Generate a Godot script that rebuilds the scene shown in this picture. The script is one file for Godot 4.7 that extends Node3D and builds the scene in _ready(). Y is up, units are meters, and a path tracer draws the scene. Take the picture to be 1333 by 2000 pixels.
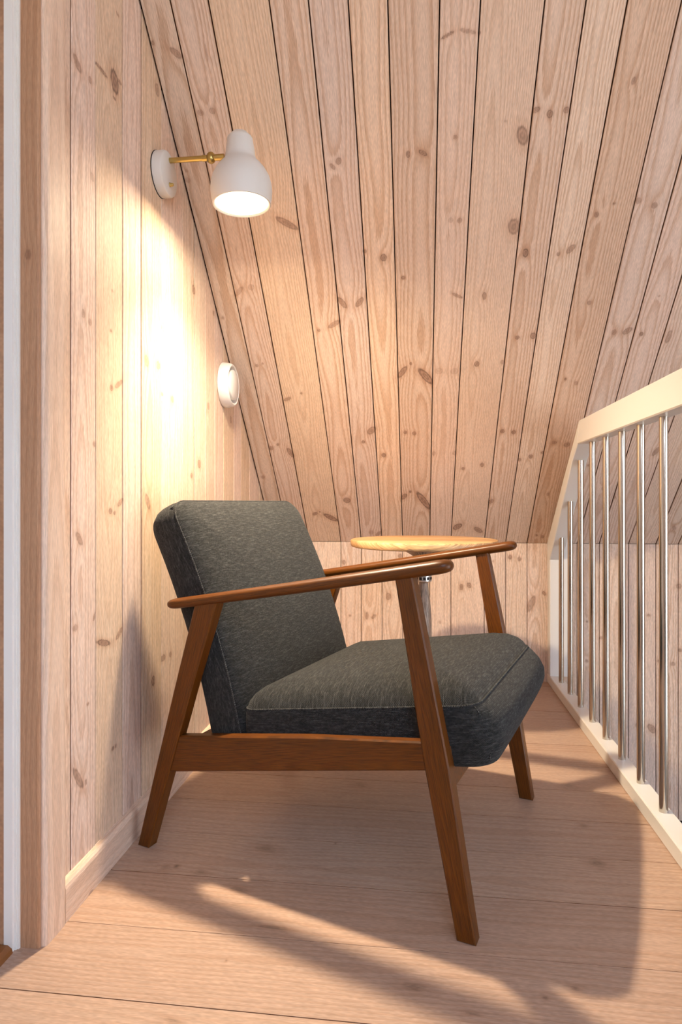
extends Node3D
# Loft nook: sloping pine ceiling, pine walls, stained armchair, small round table, reading lamp, white railing over a stairwell.
# Room coordinates: x to the right along the far wall, y up from the floor, d away from the camera (Godot z = -d).

const FAR := 2.739            # depth of the low far wall
const KNEE := 0.573           # its height
const LEFT := -0.63           # face of the left wall
const PITCH := 43.95          # slope of the ceiling in degrees
const RIGHT := 2.7            # gable wall beyond the stairwell
const REAR := -2.3            # low wall behind the camera
const RIDGE_D := 0.22
const BELOW := -2.45          # floor of the storey below

const SKY_ENERGY := 8.5
const PINE_R := .85
const PINE_G := .76
const PINE_B := .685
const OAK_R := .70
const OAK_G := .59
const OAK_B := .515
const WIN_D0 := -1.6
const WIN_D1 := 1.2
const WIN_Y0 := -0.6
const WIN_Y1 := 1.22
const ROOF_X0 := 0.3
const ROOF_X1 := 2.3
const ROOF_Y0 := 0.7
const ROOF_Y1 := 2.3
const LAMP_COLOR := Color(1.0, 0.915, 0.785)
const LAMP_ENERGY := 0.52
const BEAM_ENERGY := 3.6
# knots seen on each surface, in millimetres on its plane: [across, along, half length, half width, degrees, darkness in percent]
const CEILING_KNOTS := [[9,1796,4,4,-107,60],[59,1773,16,7,-42,60],[133,1769,18,2,-90,40],[88,1646,7,8,-104,45],[119,1648,7,8,-103,45],[407,1501,9,5,-50,60],[424,1513,9,7,-112,60],[13,1490,7,7,-105,35],[16,1513,4,4,-105,35],[695,1762,16,3,23,70],[739,1766,19,4,-13,45],[765,1761,3,3,-86,80],[603,1519,8,5,-91,80],[640,1520,12,5,-30,75],[720,1551,5,5,-88,55],[884,1544,23,13,-72,65],[840,1579,3,4,-85,30],[910,1599,9,6,22,70],[943,1588,9,7,-82,80],[981,1594,7,7,-81,65],[1123,1644,8,5,83,55],[265,1361,35,9,-32,65],[88,1165,21,7,44,40],[128,1177,10,9,-101,30],[317,1023,5,5,-96,60],[367,1043,23,8,31,55],[400,1114,22,8,-57,65],[452,1114,19,8,51,65],[530,1250,11,9,-92,75],[477,1271,6,6,-93,55],[585,1187,6,5,-3,85],[94,899,6,5,-100,55],[116,906,4,3,-100,55],[18,1078,5,4,-103,45],[740,1344,7,7,-87,50],[716,1346,7,7,-88,30],[886,1320,22,15,-84,65],[926,1245,13,8,-83,85],[743,1123,17,5,-28,60],[822,1119,12,6,-86,65],[932,976,7,6,-84,85],[979,980,11,9,-83,75],[604,891,5,4,-91,90],[576,859,27,9,57,80],[653,840,38,12,-54,90],[815,883,10,8,-86,75],[895,888,8,6,-85,50],[695,859,13,12,-2,25],[745,857,13,12,-2,25],[1098,1341,7,6,-79,65],[1137,1368,3,3,-78,80],[1197,1371,8,7,-77,45],[1240,1357,8,7,-76,60],[1047,1250,15,8,51,60],[1016,1237,6,5,-81,60],[1126,1085,7,6,-80,50],[1217,984,9,7,-78,55],[1255,987,15,9,40,60],[1297,975,7,6,-77,80],[1379,963,22,8,86,50],[1101,817,4,3,-81,90],[1318,1098,3,3,-76,50],[176,758,14,6,26,65],[229,782,4,4,-98,60],[82,535,10,8,-100,60],[110,552,6,5,-99,60],[152,511,25,9,-70,70],[24,385,8,6,-100,60],[462,613,21,12,50,65],[429,560,7,6,-94,75],[501,494,10,8,-92,80],[582,603,8,6,-91,80],[614,598,9,7,-90,75],[344,255,14,15,0,70],[206,175,12,8,39,75],[269,152,34,12,-39,90],[227,186,5,3,-96,80],[572,276,18,9,60,80],[597,303,6,4,-91,95],[649,252,56,13,-62,90],[432,61,13,9,-93,40],[462,54,17,8,49,60],[685,500,10,7,-89,40],[921,602,9,7,-85,80],[960,597,9,7,-84,80],[1032,481,10,7,-83,75],[995,466,8,5,-84,70],[1071,500,7,5,-82,70],[1105,548,9,7,-1,55],[1150,537,11,10,-1,60],[862,442,10,7,-86,75],[794,424,8,6,-87,65],[787,100,23,13,48,85],[872,80,22,11,-45,75],[910,249,13,9,59,70],[1120,288,8,6,-82,45],[1108,50,6,4,-83,80],[1132,41,10,6,-82,60],[1137,800,8,6,-80,50],[759,501,10,7,-88,35],[1241,436,5,4,-80,60],[1318,318,11,7,-79,55],[1367,271,8,5,-78,60],[1446,320,14,9,-77,55],[1459,502,23,8,71,60],[1350,460,8,5,-78,60],[1628,98,13,7,-75,50]]
const WALL_KNOTS := [[126,1555,16,9,-36,65],[173,1555,7,6,-90,65],[217,1605,25,4,2,80],[275,1618,24,18,-76,90],[297,1632,4,9,-90,80],[274,1583,3,6,-90,85],[288,1769,3,7,-90,60],[493,1740,15,12,-90,60],[181,1372,8,8,-90,30],[147,1097,8,6,-90,45],[173,1088,7,6,-90,50],[265,1178,3,4,-90,50],[258,1094,3,4,-90,60],[294,991,20,5,30,60],[261,977,6,7,-90,65],[431,1070,14,11,-53,60],[499,1074,10,11,-90,65],[749,1340,13,12,-90,70],[591,1006,8,9,-90,55],[524,1008,5,6,-90,60],[928,1326,8,10,-90,60],[874,1031,11,9,-90,50],[537,1176,13,16,-90,30],[1108,1020,12,12,-90,50],[437,743,21,10,-57,60],[301,741,15,6,30,60],[256,723,6,7,-90,75],[274,719,4,5,-90,70],[132,673,16,7,-48,55],[793,852,12,11,-90,65],[732,816,7,8,-90,70],[189,855,5,6,-90,50],[119,509,6,9,-90,45],[189,518,10,4,51,55],[228,458,29,6,-15,95],[295,463,19,6,32,60],[129,227,30,8,-55,65],[156,208,6,4,-90,60],[267,230,4,6,-90,85],[281,231,4,3,-90,80],[164,355,3,4,-90,70],[469,315,12,9,-90,90],[531,355,8,13,-90,60],[577,353,7,7,-90,60]]
const KNEE_KNOTS := [[311,1045,9,9,-90,60],[551,1074,9,9,-90,60],[501,901,15,11,-90,60],[410,817,15,7,-90,60],[439,815,13,6,42,60],[337,817,4,4,-90,60],[719,797,6,6,-90,40],[807,946,12,8,75,70],[839,954,12,9,-64,70],[938,1056,4,4,-90,50],[1007,1074,9,8,-90,75],[1044,1066,9,8,-90,65],[1093,882,38,12,66,55],[1144,926,9,6,-55,80],[1315,813,4,4,-90,60],[1519,873,8,8,-90,50],[1556,843,6,6,-90,60],[1672,963,10,10,-90,55],[1371,747,8,6,1,60],[1568,384,21,12,-55,70],[1513,397,12,8,-90,60],[1596,659,6,6,-90,60],[1649,649,8,8,-90,55],[1315,651,6,6,-90,60],[1678,705,8,8,-90,60]]
const FLOOR_KNOTS := [[829,160,5,6,83,85],[823,140,10,11,83,30],[816,217,14,12,83,30],[916,325,23,15,96,40],[668,399,28,5,93,55],[956,470,3,4,83,60],[768,308,19,9,103,40],[579,341,2,3,83,60],[453,301,14,5,98,45],[944,1014,18,16,122,45],[558,643,19,10,94,45],[561,838,5,5,128,50],[517,727,11,3,95,60],[586,887,6,6,83,40],[1310,1040,24,22,123,30],[1101,1025,9,9,83,30],[1250,499,22,17,108,25]]

var mats := {}
var ceiling_edges := [-0.63, -0.557, -0.470, -0.332, -0.244, -0.1555, -0.068, 0.0455, 0.134, 0.2715, 0.359, 0.446, 0.5585, 0.646, 0.7335, 0.848, 0.954, 1.040]
var wall_edges := [1.064, 1.104, 1.195, 1.3115, 1.4045, 1.5205, 1.662, 1.754, 1.846, 1.936, 2.026, 2.142, 2.235, 2.352, 2.494, 2.585, 2.702, 2.735]
var floor_edges := []


func _ready() -> void:
	# ---- camera ----
	var cam := Camera3D.new()
	cam.name = "camera"
	cam.near = 0.05
	cam.far = 60.0
	cam.projection = Camera3D.PROJECTION_FRUSTUM
	cam.keep_aspect = Camera3D.KEEP_HEIGHT
	cam.size = 2.0 * cam.near * 1000.0 / 1255.97
	cam.frustum_offset = Vector2(0.0, -cam.near * 18.1 / 1255.97)
	cam.position = Vector3(0.0, 0.74, 0.0)
	cam.rotation.y = 0.120494
	add_child(cam)
	cam.current = true
	# ---- daylight and exposure ----
	var env := Environment.new()
	env.background_mode = Environment.BG_SKY
	var sky := Sky.new()
	var sm := ProceduralSkyMaterial.new()
	sm.sky_top_color = Color(0.74, 0.85, 1.0)
	sm.sky_horizon_color = Color(0.97, 0.98, 1.0)
	sm.ground_bottom_color = Color(0.86, 0.87, 0.88)
	sm.ground_horizon_color = Color(0.92, 0.93, 0.94)
	sm.sky_energy_multiplier = 1.0
	sky.sky_material = sm
	env.sky = sky
	env.background_energy_multiplier = SKY_ENERGY
	env.tonemap_mode = Environment.TONE_MAPPER_LINEAR
	env.tonemap_exposure = 1.02
	env.sdfgi_enabled = true
	env.ssao_enabled = true
	env.ssil_enabled = true
	var we := WorldEnvironment.new()
	we.name = "world_environment"
	we.environment = env
	add_child(we)
	# ---- materials ----
	for k in 17:
		floor_edges.append(0.4305 + 0.1602 * k)
	await make_materials()
	# ---- setting ----
	build_shell()
	build_ceiling()
	build_left_wall()
	build_far_wall()
	build_floor()
	build_doorway()
	# ---- things ----
	build_railing()
	build_armchair()
	build_side_table()
	build_wall_lamp()
	build_air_valve()


# ------------------------------------------------------------------ helpers
func pt(x: float, y: float, d: float) -> Vector3:
	return Vector3(x, y, -d)


func begin(smooth: bool) -> SurfaceTool:
	var st := SurfaceTool.new()
	st.begin(Mesh.PRIMITIVE_TRIANGLES)
	st.set_smooth_group(0 if smooth else -1)
	return st


func finish(st: SurfaceTool, m: Material) -> ArrayMesh:
	st.generate_normals()
	var mesh := st.commit()
	mesh.surface_set_material(0, m)
	return mesh


func part(called: String, mesh: Mesh, parent: Node3D) -> MeshInstance3D:
	var o := MeshInstance3D.new()
	o.name = called
	o.mesh = mesh
	parent.add_child(o, true)
	return o


func structure(called: String, mesh: Mesh) -> MeshInstance3D:
	var o := part(called, mesh, self)
	o.set_meta("kind", "structure")
	return o


func thing(called: String, label: String, category: String, at: Vector3, turn := 0.0) -> Node3D:
	var o := Node3D.new()
	o.name = called
	o.position = at
	o.rotation.y = turn
	o.set_meta("label", label)
	o.set_meta("category", category)
	add_child(o, true)
	return o


func describe(o: Node3D, label: String, category := "") -> void:
	o.set_meta("label", label)
	if category != "":
		o.set_meta("category", category)


func tri(st: SurfaceTool, a: Vector3, b: Vector3, c: Vector3, ua: Vector2, ub: Vector2, uc: Vector2, out: Vector3) -> void:
	# front faces run clockwise: (c - a) x (b - a) points out
	if (c - a).cross(b - a).dot(out) < 0.0:
		var t := b
		b = c
		c = t
		var tu := ub
		ub = uc
		uc = tu
	st.set_uv(ua)
	st.add_vertex(a)
	st.set_uv(ub)
	st.add_vertex(b)
	st.set_uv(uc)
	st.add_vertex(c)


func quad(st: SurfaceTool, a: Vector3, b: Vector3, c: Vector3, d: Vector3, ua: Vector2, ub: Vector2, uc: Vector2, ud: Vector2, out: Vector3) -> void:
	tri(st, a, b, c, ua, ub, uc, out)
	tri(st, a, c, d, ua, uc, ud, out)


func box(st: SurfaceTool, lo: Vector3, hi: Vector3) -> void:
	# a box given in room coordinates (x, y, d)
	var a := pt(minf(lo.x, hi.x), minf(lo.y, hi.y), maxf(lo.z, hi.z))
	var b := pt(maxf(lo.x, hi.x), maxf(lo.y, hi.y), minf(lo.z, hi.z))
	for ax in 3:
		for s in 2:
			var u := (ax + 1) % 3
			var v := (ax + 2) % 3
			var p := [Vector3.ZERO, Vector3.ZERO, Vector3.ZERO, Vector3.ZERO]
			var uv := [Vector2.ZERO, Vector2.ZERO, Vector2.ZERO, Vector2.ZERO]
			for k in 4:
				var q := Vector3.ZERO
				q[ax] = b[ax] if s == 1 else a[ax]
				q[u] = b[u] if (k == 1 or k == 2) else a[u]
				q[v] = b[v] if k >= 2 else a[v]
				p[k] = q
				uv[k] = Vector2(q[u], q[v])
			var out := Vector3.ZERO
			out[ax] = 1.0 if s == 1 else -1.0
			quad(st, p[0], p[1], p[2], p[3], uv[0], uv[1], uv[2], uv[3], out)


func inset(poly: PackedVector2Array, b: float) -> PackedVector2Array:
	# moves every side of a polygon inwards by b
	var n := poly.size()
	var area := 0.0
	for i in n:
		area += poly[i].cross(poly[(i + 1) % n])
	var sgn := 1.0 if area > 0.0 else -1.0
	var r := PackedVector2Array()
	for i in n:
		var p := poly[(i + n - 1) % n]
		var q := poly[i]
		var s := poly[(i + 1) % n]
		var e1 := (q - p).normalized()
		var e2 := (s - q).normalized()
		var n1 := Vector2(-e1.y, e1.x) * sgn
		var n2 := Vector2(-e2.y, e2.x) * sgn
		var m := n1 + n2
		r.append(q + m * (b / maxf(0.3, m.dot(n1))))
	return r


func prism(st: SurfaceTool, poly: PackedVector2Array, z0: float, z1: float, b: float, xf: Transform3D, along: Vector2, uvs: Vector2) -> void:
	# polygon in the local xy plane, extruded from z0 to z1, both rims chamfered by b; texture runs along «along»
	var small := inset(poly, b)
	var rings := [[small, z0], [poly, z0 + b], [poly, z1 - b], [small, z1]]
	var across := Vector2(-along.y, along.x)
	var mid := Vector2.ZERO
	for p in poly:
		mid += p / poly.size()
	var n := poly.size()
	for k in 3:
		for i in n:
			var j := (i + 1) % n
			var a: Vector2 = rings[k][0][i]
			var c: Vector2 = rings[k][0][j]
			var e: Vector2 = rings[k + 1][0][j]
			var f: Vector2 = rings[k + 1][0][i]
			var za: float = rings[k][1]
			var zb: float = rings[k + 1][1]
			var edge := (c - a)
			var nrm := Vector2(edge.y, -edge.x)
			if nrm.dot((a + c) * 0.5 - mid) < 0.0:
				nrm = -nrm
			var outz := -1.0 if k == 0 else (1.0 if k == 2 else 0.0)
			var out := Vector3(nrm.normalized().x, nrm.normalized().y, outz)
			var pa := Vector3(a.x, a.y, za)
			var pb := Vector3(c.x, c.y, za)
			var pc := Vector3(e.x, e.y, zb)
			var pd := Vector3(f.x, f.y, zb)
			var uv := []
			for q in [pa, pb, pc, pd]:
				var q2 := Vector2(q.x, q.y)
				uv.append(Vector2((q2.dot(across) + q.z) * uvs.x, q2.dot(along) * uvs.y))
			quad(st, xf * pa, xf * pb, xf * pc, xf * pd, uv[0], uv[1], uv[2], uv[3], xf.basis * out)
	var idx := Geometry2D.triangulate_polygon(small)
	for s in 2:
		var z := z1 if s == 1 else z0
		for i in range(0, idx.size(), 3):
			var v := []
			var w := []
			for k in 3:
				var q := small[idx[i + k]]
				v.append(xf * Vector3(q.x, q.y, z))
				w.append(Vector2((q.dot(across) + z) * uvs.x, q.dot(along) * uvs.y))
			tri(st, v[0], v[1], v[2], w[0], w[1], w[2], xf.basis * Vector3(0, 0, 1.0 if s == 1 else -1.0))


func lathe(st: SurfaceTool, prof: Array, xf: Transform3D, seg := 40, uvs := Vector2(1, 1)) -> void:
	# profile of [radius, height] turned about the local y axis, listed so that the outside lies to the right when going up
	var group := 0
	var before := Vector2.ZERO
	for k in prof.size() - 1:
		# a turn sharper than 35 degrees in the profile is an edge
		var way := Vector2(prof[k + 1][0] - prof[k][0], prof[k + 1][1] - prof[k][1]).normalized()
		if k > 0 and way.dot(before) < 0.82:
			group += 1
		before = way
		st.set_smooth_group(group)
		var r0: float = prof[k][0]
		var h0: float = prof[k][1]
		var r1: float = prof[k + 1][0]
		var h1: float = prof[k + 1][1]
		var side := Vector2(h1 - h0, r0 - r1)
		for i in seg:
			var t0 := TAU * i / seg
			var t1 := TAU * (i + 1) / seg
			var c0 := Vector3(cos(t0), 0, sin(t0))
			var c1 := Vector3(cos(t1), 0, sin(t1))
			var cm := (c0 + c1).normalized()
			var out := xf.basis * (cm * side.x + Vector3(0, side.y, 0))
			var a := xf * (c0 * r0 + Vector3(0, h0, 0))
			var b := xf * (c1 * r0 + Vector3(0, h0, 0))
			var c := xf * (c1 * r1 + Vector3(0, h1, 0))
			var d := xf * (c0 * r1 + Vector3(0, h1, 0))
			var ua := Vector2(float(i) / seg, h0) * uvs
			var ub := Vector2(float(i + 1) / seg, h0) * uvs
			var uc := Vector2(float(i + 1) / seg, h1) * uvs
			var ud := Vector2(float(i) / seg, h1) * uvs
			if r0 > 1e-5:
				tri(st, a, b, c, ua, ub, uc, out)
			if r1 > 1e-5:
				tri(st, a, c, d, ua, uc, ud, out)


func sweep(st: SurfaceTool, path: PackedVector3Array, up: Vector3, half: Vector2, scales: Array, closed: bool, seg := 16, uvs := Vector2(1, 1), power := 2.0) -> void:
	# an elliptical section carried along a path
	var n := path.size()
	var rings := []
	var dist := 0.0
	var at := []
	for i in n:
		var p := path[(i + n - 1) % n] if (closed or i > 0) else path[i]
		var q := path[(i + 1) % n] if (closed or i < n - 1) else path[i]
		var dir := (q - p).normalized()
		var side := dir.cross(up).normalized()
		var u := side.cross(dir).normalized()
		var s: float = scales[i] if scales.size() == n else 1.0
		var ring := []
		for k in seg:
			var t := TAU * k / seg
			var cx := signf(cos(t)) * pow(absf(cos(t)), 2.0 / power)
			var cy := signf(sin(t)) * pow(absf(sin(t)), 2.0 / power)
			ring.append(path[i] + side * (cx * half.x * s) + u * (cy * half.y * s))
		rings.append(ring)
		if i > 0:
			dist += path[i].distance_to(path[i - 1])
		at.append(dist)
	var last := n if closed else n - 1
	for i in last:
		var j := (i + 1) % n
		for k in seg:
			var m := (k + 1) % seg
			var a: Vector3 = rings[i][k]
			var b: Vector3 = rings[i][m]
			var c: Vector3 = rings[j][m]
			var d: Vector3 = rings[j][k]
			var out := (a + b + c + d) * 0.25 - (path[i] + path[j]) * 0.5
			var u0 := float(k) / seg * uvs.x
			var u1 := float(k + 1) / seg * uvs.x
			var v0: float = at[i] * uvs.y
			var v1: float = (at[j] if j > i else dist) * uvs.y
			quad(st, a, b, c, d, Vector2(u0, v0), Vector2(u1, v0), Vector2(u1, v1), Vector2(u0, v1), out)
	if not closed:
		for e in 2:
			var i := 0 if e == 0 else n - 1
			var out := (path[0] - path[1]) if e == 0 else (path[n - 1] - path[n - 2])
			for k in seg:
				tri(st, path[i], rings[i][k], rings[i][(k + 1) % seg], Vector2.ZERO, Vector2(0.02, 0), Vector2(0, 0.02), out)


# ------------------------------------------------------------------ computed textures
class Wood:
	var w: int
	var h: int
	var sx: float
	var sy: float
	var edges: Array
	var tones: Array
	var knots: Array
	var base: Color
	var fibre: FastNoiseLite
	var soft: FastNoiseLite
	var strong := 1.0
	var spacing := 1.0
	var knot_color := Color(0.56, 0.44, 0.37)
	var streak := 0.0
	var knot_edge := 6.0

	func hash1(k: float) -> float:
		var s := sin(k * 12.9898 + 4.137) * 43758.5453
		return s - floorf(s)

	func rows(j0: int, j1: int) -> PackedByteArray:
		var out := PackedByteArray()
		out.resize((j1 - j0) * w * 3)
		var nb := edges.size() - 1
		var of := PackedInt32Array()
		of.resize(w)
		for i in w:
			var x := (i + 0.5) / w * sx
			var b := 0
			while b < nb - 1 and x > edges[b + 1]:
				b += 1
			of[i] = b
		var p := 0
		var xc := PackedFloat32Array()
		xc.resize(nb)
		var zz := PackedFloat32Array()
		zz.resize(nb)
		var sp := PackedFloat32Array()
		sp.resize(nb)
		var con := PackedFloat32Array()
		con.resize(nb)
		for j in range(j0, j1):
			var y := (j + 0.5) / h * sy
			var near := []
			for b in nb:
				near.append([])
				var mid: float = (edges[b] + edges[b + 1]) * 0.5
				var wid: float = edges[b + 1] - edges[b]
				var q := hash1(b * 3.7 + 1.1 + sx)
				xc[b] = mid + wid * (q - 0.5) * 0.5 + soft.get_noise_2d(y * 5.0, b * 31.0) * 0.005
				var z := 0.018 + 0.05 * hash1(b * 5.3 + 0.7 + sx) + (y - sy * 0.5) * (hash1(b * 7.9 + 0.3) - 0.5) * 0.016 + soft.get_noise_2d(y * 3.0, b * 57.0 + 11.0) * 0.006
				zz[b] = z * z
				sp[b] = 1.0 / ((0.0022 + 0.0026 * hash1(b * 9.1 + 2.0)) * spacing)
				con[b] = (0.55 + 0.75 * hash1(b * 2.3 + 5.0)) * strong
			for kn in knots:
				if absf(y - kn[1]) < kn[2] + 0.11:
					for b in nb:
						if kn[0] > edges[b] - 0.02 and kn[0] < edges[b + 1] + 0.02:
							near[b].append(kn)
			for i in w:
				var x := (i + 0.5) / w * sx
				var b := of[i]
				var dx := x - xc[b]
				var r := sqrt(dx * dx + zz[b])
				var kq := 9.0
				var kd := 0.0
				for kn in near[b]:
					var ex: float = x - kn[0]
					var ey: float = y - kn[1]
					var size: float = kn[6]
					var g := exp(-(ex * ex) / (size * size * 3.2) - (ey * ey) / (size * size * 14.0))
					r += g * size * 0.45
					if g > 0.02:
						var eu: float = (ex * kn[4] + ey * kn[5]) / kn[2]
						var ev: float = (-ex * kn[5] + ey * kn[4]) / kn[3]
						var qq := sqrt(eu * eu + ev * ev)
						if qq < kq:
							kq = qq
							kd = kn[7]
				var f1 := fibre.get_noise_2d(x * 2600.0, y * 60.0)
				var f2 := fibre.get_noise_2d(x * 700.0 + 500.0, y * 14.0)
				var t := r * sp[b] + f2 * 0.10
				t -= floorf(t)
				var late := 0.0
				if t > 0.35:
					late = minf((t - 0.35) / 0.5, 1.0)
					late = late * late * (3.0 - 2.0 * late)
					if t > 0.9:
						late *= 1.0 - (t - 0.9) * 10.0
				var tone: Vector3 = Vector3.ONE.lerp(tones[b % tones.size()], 0.65)
				var k := con[b] * late
				var fl := 1.0 + f1 * 0.05 + f2 * 0.045 + streak * minf(0.0, f2 + 0.15)
				var cr := base.r * tone.x * (1.0 - 0.06 * k) * fl
				var cg := base.g * tone.y * (1.0 - 0.095 * k) * fl
				var cb := base.b * tone.z * (1.0 - 0.125 * k) * fl
				if kq < 2.4:
					var wob := kq + f2 * 0.10
					var m := clampf((1.10 - wob) * knot_edge, 0.0, 1.0) * kd
					var ringk := 1.02 + 0.14 * sin(wob * 11.0 + 1.5) + 0.12 * f1 - 0.50 * maxf(0.0, kd - 0.35) * clampf(1.0 - absf(wob - 0.90) * 5.0, 0.0, 1.0)
					var halo := clampf((2.4 - wob) / 1.4, 0.0, 1.0) * 0.16 * kd
					cr *= 1.0 - halo * 0.5
					cg *= 1.0 - halo * 0.8
					cb *= 1.0 - halo
					cr = lerpf(cr, knot_color.r * ringk, m)
					cg = lerpf(cg, knot_color.g * ringk, m)
					cb = lerpf(cb, knot_color.b * ringk, m)
				out[p] = int(clampf(cr, 0.0, 1.0) * 255.0)
				out[p + 1] = int(clampf(cg, 0.0, 1.0) * 255.0)
				out[p + 2] = int(clampf(cb, 0.0, 1.0) * 255.0)
				p += 3
		return out

	func picture() -> ImageTexture:
		var threads := []
		var n := 8
		for k in n:
			var th := Thread.new()
			th.start(rows.bind(h * k / n, h * (k + 1) / n))
			threads.append(th)
		var data := PackedByteArray()
		for th in threads:
			data.append_array(th.wait_to_finish())
		return ImageTexture.create_from_image(Image.create_from_data(w, h, false, Image.FORMAT_RGB8, data))


func noise(freq: float, s: int) -> FastNoiseLite:
	var n := FastNoiseLite.new()
	n.noise_type = FastNoiseLite.TYPE_SIMPLEX
	n.frequency = freq
	n.seed = s
	n.fractal_type = FastNoiseLite.FRACTAL_NONE
	return n


func wood_map(w: int, h: int, sx: float, sy: float, edges: Array, tones: Array, knots: Array, base: Color, s: int, strong := 1.0, spacing := 1.0, streak := 0.0, knot := Color(0.56, 0.44, 0.37), knot_edge := 6.0) -> ImageTexture:
	var g := Wood.new()
	g.w = w
	g.h = h
	g.sx = sx
	g.sy = sy
	g.edges = edges
	g.tones = tones
	g.base = base
	g.fibre = noise(1.0, s)
	g.soft = noise(0.35, s + 7)
	g.strong = strong
	g.spacing = spacing
	g.streak = streak
	g.knot_color = knot
	g.knot_edge = knot_edge
	var list := []
	for k in knots:
		var a: float = k[2] * 0.001
		var b: float = k[3] * 0.001
		var ang := deg_to_rad(k[4])
		list.append([k[0] * 0.001, k[1] * 0.001, a, b, cos(ang), sin(ang), clampf(sqrt(a * b) * 1.1, 0.004, 0.022), k[5] * 0.0085])
	g.knots = list
	return g.picture()


func plain(called: String, c: Color, rough: float, metal := 0.0, spec := 0.5) -> StandardMaterial3D:
	var m := StandardMaterial3D.new()
	m.resource_name = called
	m.albedo_color = c
	m.roughness = rough
	m.metallic = metal
	m.metallic_specular = spec
	mats[called] = m
	return m


func textured(called: String, t: Texture2D, rough: float, spec := 0.5) -> StandardMaterial3D:
	var m := plain(called, Color.WHITE, rough, 0.0, spec)
	m.albedo_texture = t
	return m


func scaled_knots(list: Array) -> Array:
	return list


func shifted(edges: Array, off: float) -> Array:
	var r := []
	for e in edges:
		r.append(e - off)
	return r


func stray_knots(n: int, sx: float, sy: float, s: int) -> Array:
	var rng := RandomNumberGenerator.new()
	rng.seed = s
	var r := []
	for k in n:
		var a := rng.randf_range(3, 9)
		r.append([rng.randf() * sx * 1000.0, rng.randf() * sy * 1000.0, a, a * rng.randf_range(0.5, 0.9), rng.randf_range(-90, 90), rng.randf_range(40, 75)])
	return r


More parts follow.
